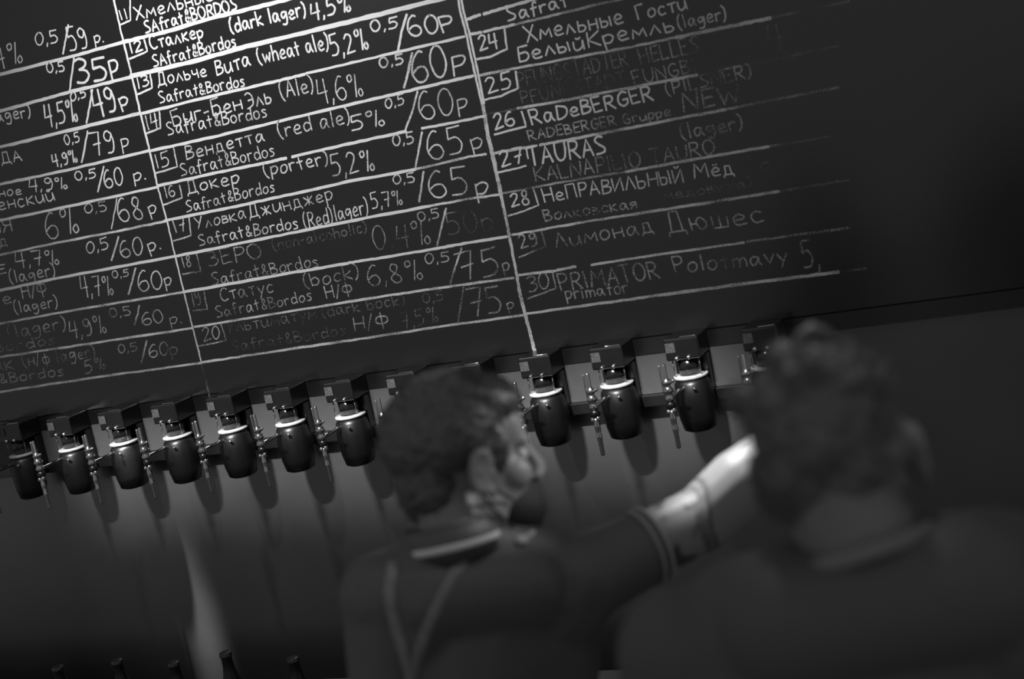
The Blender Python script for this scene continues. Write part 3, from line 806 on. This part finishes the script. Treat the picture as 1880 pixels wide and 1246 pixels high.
# ---- the man in the tipped polo shirt
def person_one():
    H0 = P(858, 850, 2.10)
    fwd = HR * math.cos(R(22)) + HF * math.sin(R(22))
    H = frame(H0, fwd, R(4), 0)
    nb = P(838, 966, 2.08)                 # base of the neck
    bf = (HF * .96 - HR * .10).normalized()  # where the chest faces
    bl = ZZ.cross(bf)                        # his left
    sh = nb - ZZ * .055
    shL = P(706, 1092, 2.06); shR = P(1068, 1062, 2.12)
    elR = P(1292, 950, 2.20); wrR = P(1490, 775, 2.22)
    elL = shL - ZZ * .27 + bl * .05 - bf * .02
    wrL = elL + bf * .22 + ZZ * .02 - bl * .04
    hip = Vector((nb.x, nb.y, .90)) + bf * .03
    chest = nb.lerp(hip, .36) + bf * .02
    root = empty('person', (hip.x, hip.y, 0))
    tag(root, 'man in black polo with white tipping and black face mask, reaching one arm right', 'person')

    def torso(bm, f):
        tw = Matrix((bl, bf, ZZ)).transposed().to_4x4()
        ell(bm, chest, (.172 + f, .108 + f, .20 + f), Matrix.Translation(chest) @ tw @ Matrix.Translation(-chest))
        wst = nb.lerp(hip, .72)
        ell(bm, wst, (.152 + f, .102 + f, .20 + f), Matrix.Translation(wst) @ tw @ Matrix.Translation(-wst))
        up_ = nb - ZZ * .085
        cap(bm, up_, shL, .062 + f, .058 + f); cap(bm, up_, shR, .062 + f, .058 + f)
        cap(bm, nb - ZZ * .03, shL.lerp(nb, .35) - ZZ * .01, .046 + f, .05 + f); cap(bm, nb - ZZ * .03, shR.lerp(nb, .35) - ZZ * .01, .046 + f, .05 + f)
        cap(bm, shL.lerp(nb, .5) - bf * .03 - ZZ * .045, shR.lerp(nb, .5) - bf * .03 - ZZ * .045, .052 + f * 1.6, .052 + f * 1.6)
        cap(bm, shR.lerp(chest, .2), shR, .075 + f, .062 + f); cap(bm, shL.lerp(chest, .25), shL, .08 + f, .06 + f)

    # body
    bm = bmesh.new()
    head_forms(bm, H)
    cap(bm, H @ Vector((-.028, 0, -.045)), nb - ZZ * .02, .054, .056); cap(bm, H @ Vector((-.05, 0, -.01)), nb - ZZ * .02 - bf * .012, .048, .054)
    torso(bm, -.006)
    cap(bm, shR, elR, .052, .051); cap(bm, elR, elR.lerp(wrR, .35), .052, .057); cap(bm, elR.lerp(wrR, .35), wrR, .057, .034)
    cap(bm, shL, elL, .048, .040); cap(bm, elL, elL.lerp(wrL, .3), .041, .042); cap(bm, elL.lerp(wrL, .3), wrL, .042, .027)
    hand_forms(bm, wrR, wrR - elR, ZZ + HF * -.3, 1.0, 1)
    hand_forms(bm, wrL, wrL - elL, ZZ, .6, -1)
    an = legs(bm, hip, bf, bl, .11)
    body = fuse('body', bm, M['skin1'], root, .0055, 5)
    # ink on the reaching arm: bands and blots that wind round the limb
    me = body.data; at_ = me.attributes.new('ink', 'FLOAT', 'POINT')
    ax = (elR - shR); La = ax.length; ax.normalize(); u = ax.orthogonal().normalized(); vv = ax.cross(u)
    for i, v in enumerate(me.vertices):
        q = v.co - shR; t = q.dot(ax) / La
        ink = 0.0
        if .45 < t < 1.35 and (q - ax * q.dot(ax)).length < .075:
            an_ = math.atan2(q.dot(vv), q.dot(u))
            t2 = t + .05 * math.sin(an_ * 2 + .6)
            for c0, wd in ((.86, .016), (.90, .016), (.965, .022)):
                ink = max(ink, 1 - min(1, abs(t2 - c0 - .035 * math.sin(an_ + c0 * 9)) / wd))
            nz = noise.noise(v.co * 34)
            if .55 < t < .85 and nz > .12: ink = max(ink, min(.85, (nz - .12) * 5))
        at_.data[i].value = min(1, ink * 1.5)
    # eyes
    for s in (-1, 1):
        bm = bmesh.new(); ell(bm, (.0735, s * .031, .002), (.011, .011, .011), H, sub=2); obj('eye', bm, M['eye'], root, True)
    # hair: short at the sides, fuller on top
    bm = bmesh.new()
    ell(bm, (-.028, 0, .052), (.100, .083, .084), H)
    ell(bm, (-.066, 0, -.008), (.048, .064, .075), H)
    ell(bm, (.030, 0, .090), (.068, .066, .040), H, rot=(0, R(16), 0))
    ell(bm, (-.02, 0, .105), (.075, .066, .040), H)
    for s in (-1, 1):
        ell(bm, (.026, s * .064, .022), (.018, .011, .036), H)
    hair = fuse('hair', bm, M['hair1'], root, .006, 4, fn=lambda c, n: c + n * (.0035 * noise.noise(c * 90) + .004 * noise.noise(c * 30)))
    bm = bmesh.new(); strands(bm, surface_roots(hair, 2200, 3), .007, .0006, .1, 5); obj('short_strands', bm, M['hair1'], hair)
    # mask
    bm = bmesh.new()
    ell(bm, (.056, 0, -.078), (.058, .060, .044), H, rot=(0, R(10), 0)); ell(bm, (.066, 0, -.112), (.038, .040, .028), H); ell(bm, (.095, 0, -.060), (.018, .026, .018), H)
    mk = fuse('face_mask', bm, M['mask'], root, .006, 6)
    for s in (-1, 1):
        bm = bmesh.new()
        tube(bm, [H @ Vector(q) for q in ((.04, s * .060, -.055), (.01, s * .073, -.03), (-.02, s * .086, .0), (-.024, s * .086, .022))], .0022, 6, True)
        tube(bm, [H @ Vector(q) for q in ((.035, s * .058, -.095), (.005, s * .07, -.06), (-.022, s * .086, -.02), (-.026, s * .086, .0))], .0022, 6, True)
        obj('ear_loop', bm, M['mask'], mk, True)
    # shirt
    bm = bmesh.new(); torso(bm, .008)
    hem = shR.lerp(elR, .53)
    cap(bm, shR, hem - (elR - shR).normalized() * .045, .068, .060); tube(bm, [shR, hem], [.064, .0585], 24)
    hemL = shL.lerp(elL, .62); cap(bm, shL, hemL, .064, .056)
    ell(bm, hip + ZZ * .04, (.175, .125, .12))
    shirt = fuse('polo_shirt', bm, M['shirt'], root, .007, 6)
    # collar: a leaning band round the neck, dark with a white line
    cz = (ZZ * .955 - bf * .0 + HR * .0).normalized()
    cc = nb - HR * .012 + ZZ * .002

    def ring(bm, r0, r1, z0, z1, a0, a1, tilt=.22, n=40):
        prev = None
        for k in range(n + 1):
            a = a0 + (a1 - a0) * k / n
            e = bl * math.cos(a) - bf * math.sin(a)
            lift = -tilt * .075 * (1 - math.sin(a)) * .8
            row = [cc + e * r0 + ZZ * (z0 + lift), cc + e * r1 + ZZ * (z1 + lift), cc + e * (r1 - .004) + ZZ * (z1 + lift + .001), cc + e * (r0 - .004) + ZZ * (z0 + lift)]
            row = [bm.verts.new(p) for p in row]
            if prev:
                for j in range(4):
                    bm.faces.new((prev[j], prev[(j + 1) % 4], row[(j + 1) % 4], row[j]))
            else: bm.faces.new(row)
            prev = row
        bm.faces.new(list(reversed(prev)))
    bm = bmesh.new(); ring(bm, .080, .068, -.03, .018, R(-60), R(240)); obj('collar', bm, M['shirt'], shirt, True)
    bm = bmesh.new(); ring(bm, .0795, .0770, -.014, -.006, R(-62), R(242)); obj('collar_tipping', bm, M['tipping'], shirt, True)
    # hem of the reaching sleeve: two pale lines on a dark rib
    axs = (elR - shR).normalized(); uu = axs.orthogonal().normalized(); v2 = axs.cross(uu)
    for nm, off, rr, wd, m in (('sleeve_rib', -.004, .0595, .026, 'shirt'), ('sleeve_tipping', .007, .0605, .0042, 'cuffline'), ('sleeve_tipping', -.008, .0608, .0030, 'cuffline')):
        bm = bmesh.new(); n = 36
        for (ra, sa) in ((rr, 1),):
            rows = []
            for k in range(n):
                a = 2 * math.pi * k / n; e = uu * math.cos(a) + v2 * math.sin(a)
                c0 = hem + axs * off
                rows.append([bm.verts.new(c0 + e * q + axs * z) for q, z in ((rr, -wd / 2), (rr, wd / 2), (rr - .006, wd / 2), (rr - .006, -wd / 2))])
            for k in range(n):
                a, b_ = rows[k], rows[(k + 1) % n]
                for j in range(4): bm.faces.new((a[j], b_[j], b_[(j + 1) % 4], a[(j + 1) % 4]))
        obj(nm, bm, M[m], shirt, True)
    # apron straps that lie on the back
    from mathutils.bvhtree import BVHTree
    bvh = BVHTree.FromPolygons([v.co.copy() for v in shirt.data.vertices], [tuple(p.vertices) for p in shirt.data.polygons])
    rp = ray(960, 990).normalized(); hp = bvh.ray_cast(CAM, rp)
    if hp[0] is not None:
        tp = hp[0] - rp * .004; bm = bmesh.new()
        ell(bm, tp, (.011, .009, .006), rot=(.3, .2, .5)); ell(bm, tp + HR * .011 + ZZ * .004, (.011, .006, .005), rot=(0, -.5, .4)); cap(bm, tp, tp - HR * .02 + HF * .02, .006, .006)
        fuse('collar_point', bm, M['tipping'], shirt, .003, 3)
    for pts, w0 in ([[(852, 1026), (834, 1052), (812, 1092), (790, 1140), (772, 1186), (762, 1230), (758, 1270)], .008], [[(722, 1030), (716, 1062), (714, 1090), (724, 1140), (738, 1186), (750, 1230), (758, 1270)], .008]):
        q = []
        pts = smooth(pts, 4)
        for p in pts:
            r = ray(*p).normalized(); hit = bvh.ray_cast(CAM, r)
            if hit[0] is not None: q.append((hit[0] - r * .0015, hit[1]))
        bm = bmesh.new(); prev = None
        for i, (p, n_) in enumerate(q):
            t = (q[min(i + 1, len(q) - 1)][0] - q[max(i - 1, 0)][0]).normalized(); s_ = t.cross(n_).normalized()
            row = [bm.verts.new(p + s_ * w0 + n_ * .001), bm.verts.new(p - s_ * w0 + n_ * .001), bm.verts.new(p - s_ * w0 - n_ * .004), bm.verts.new(p + s_ * w0 - n_ * .004)]
            if prev:
                for j in range(4): bm.faces.new((prev[j], prev[(j + 1) % 4], row[(j + 1) % 4], row[j]))
            prev = row
        if len(q) > 1: obj('apron_strap', bm, M['strap'], root, True)
    bm = bmesh.new(); legs(bm, hip, bf, bl, .11, .012); fuse('trousers', bm, M['trousers'], root, .009, 6)
    for a in an:
        bm = bmesh.new(); shoe_forms(bm, a, bf); fuse('shoe', bm, M['shoe'], root, .006, 4, fn=flat_shoe)
    finish(root)


person_one()


# ---- the person with tousled hair, back to the lens
def person_two():
    H0 = P(1542, 862, 1.50)
    fwd = (HF * .94 + HR * .30).normalized()
    H = frame(H0, fwd, R(10), R(-4))
    nb = P(1588, 1000, 1.47)
    bf = (HF * .98 + HR * .12).normalized(); bl = ZZ.cross(bf)
    shL = nb - ZZ * .085 + bl * .205; shR = nb - ZZ * .075 - bl * .20
    hip = Vector((nb.x, nb.y, .95)) + bf * .02
    chest = nb.lerp(hip, .36) + bf * .03
    root = empty('person', (hip.x, hip.y, 0))
    tag(root, 'person with tousled hair and dark crew neck top standing nearest, back turned', 'person')
    elL = shL - ZZ * .28 + bl * .06; wrL = elL - ZZ * .20 + bf * .12
    elR = shR - ZZ * .28 - bl * .06; wrR = elR - ZZ * .20 + bf * .12

    def torso(bm, f):
        tw = Matrix((bl, bf, ZZ)).transposed().to_4x4()
        ell(bm, chest, (.185 + f, .115 + f, .21 + f), Matrix.Translation(chest) @ tw @ Matrix.Translation(-chest))
        wst = nb.lerp(hip, .72); ell(bm, wst, (.165 + f, .11 + f, .20 + f), Matrix.Translation(wst) @ tw @ Matrix.Translation(-wst))
        up_ = nb - ZZ * .09
        for s in (shL, shR):
            cap(bm, up_, s, .066 + f, .062 + f); cap(bm, nb - ZZ * .035, s.lerp(nb, .35), .048 + f, .056 + f); cap(bm, s.lerp(chest, .25), s, .085 + f, .064 + f)
        cap(bm, shL.lerp(nb, .5) - bf * .035 - ZZ * .015, shR.lerp(nb, .5) - bf * .035 - ZZ * .01, .056 + f * 1.6, .056 + f * 1.6)
    bm = bmesh.new(); head_forms(bm, H)
    cap(bm, H @ Vector((-.03, 0, -.05)), nb - ZZ * .02, .058, .064); cap(bm, H @ Vector((-.055, 0, -.02)), nb - ZZ * .02 - bf * .012, .050, .056)
    torso(bm, -.006)
    for s, e, wv, sd in ((shL, elL, wrL, -1), (shR, elR, wrR, 1)):
        cap(bm, s, e, .050, .040); cap(bm, e, e.lerp(wv, .3), .041, .043); cap(bm, e.lerp(wv, .3), wv, .043, .028)
        hand_forms(bm, wv, wv - e, bl * (1 if s is shL else -1), .6, sd)
    an = legs(bm, hip, bf, bl, .12)
    fuse('body', bm, M['skin2'], root, .006, 5)
    for s in (-1, 1):
        bm = bmesh.new(); ell(bm, (.0735, s * .031, .002), (.011, .011, .011), H, sub=2); obj('eye', bm, M['eye'], root, True)
    bm = bmesh.new()
    ell(bm, (-.022, .004, .052), (.103, .079, .084), H)
    ell(bm, (-.066, .006, .022), (.046, .068, .062), H)
    ell(bm, (-.03, .040, .025), (.06, .042, .072), H)
    ell(bm, (.03, 0, .085), (.07, .066, .045), H)
    rq = random.Random(11)
    for k in range(20):                     # loose locks
        a, e = rq.uniform(0, 2 * math.pi), rq.uniform(.35, 1.2)
        p = Vector((-.022 + .100 * math.cos(a) * math.cos(e), .088 * math.sin(a) * math.cos(e), .055 + .078 * math.sin(e)))
        ell(bm, p, (.026, .016, .010), H, rot=(rq.uniform(-1, 1), rq.uniform(-1, 1), rq.uniform(-2, 2)), sub=2)
    hair = fuse('hair', bm, M['hair2'], root, .006, 3, fn=lambda c, n: c + n * (.004 * noise.noise(c * 70) + .007 * noise.noise(c * 24)))
    bm = bmesh.new(); strands(bm, surface_roots(hair, 1800, 8), .012, .0008, .35, 6); obj('loose_strands', bm, M['hair2'], hair)
    t0 = P(1478, 616, 1.50)
    bm = bmesh.new()
    tube(bm, [t0 - HR * .012 - ZZ * .022, t0 - HR * .006 + ZZ * .000, t0 + HR * .008 + ZZ * .006, t0 + HR * .022 - ZZ * .002, t0 + HR * .034 - ZZ * .016], [.006, .007, .007, .006, .003], 8, True)
    obj('curl', bm, M['hair2'], hair, True)
    # top
    bm = bmesh.new(); torso(bm, .009)
    for s, e, wv in ((shL, elL, wrL), (shR, elR, wrR)):
        cap(bm, s, e, .068, .055); cap(bm, e, e.lerp(wv, .9), .055, .042)
    ell(bm, hip + ZZ * .04, (.185, .135, .12))
    top = fuse('jumper', bm, M['jumper'], root, .008, 6)
    bm = bmesh.new(); n = 44; rows = []
    for k in range(n):
        a = 2 * math.pi * k / n; e = bl * math.cos(a) - bf * math.sin(a)
        lift = -.02 * (1 - math.sin(a)) + .018 + .011 * (1 - math.cos(a))
        c0 = nb - HR * .008 + e * .072 + ZZ * (lift - .012)
        rows.append([bm.verts.new(c0 + e * (.006 * math.cos(j)) + ZZ * (.009 * math.sin(j))) for j in [2 * math.pi * q / 8 for q in range(8)]])
    for k in range(n):
        a, b_ = rows[k], rows[(k + 1) % n]
        for j in range(8): bm.faces.new((a[j], b_[j], b_[(j + 1) % 8], a[(j + 1) % 8]))
    obj('neck_rib', bm, M['rib'], top, True)
    bm = bmesh.new(); legs(bm, hip, bf, bl, .12, .012); fuse('trousers', bm, M['trousers'], root, .009, 6)
    for a in an:
        bm = bmesh.new(); shoe_forms(bm, a, bf); fuse('shoe', bm, M['shoe'], root, .006, 4, fn=flat_shoe)
    finish(root)


person_two()
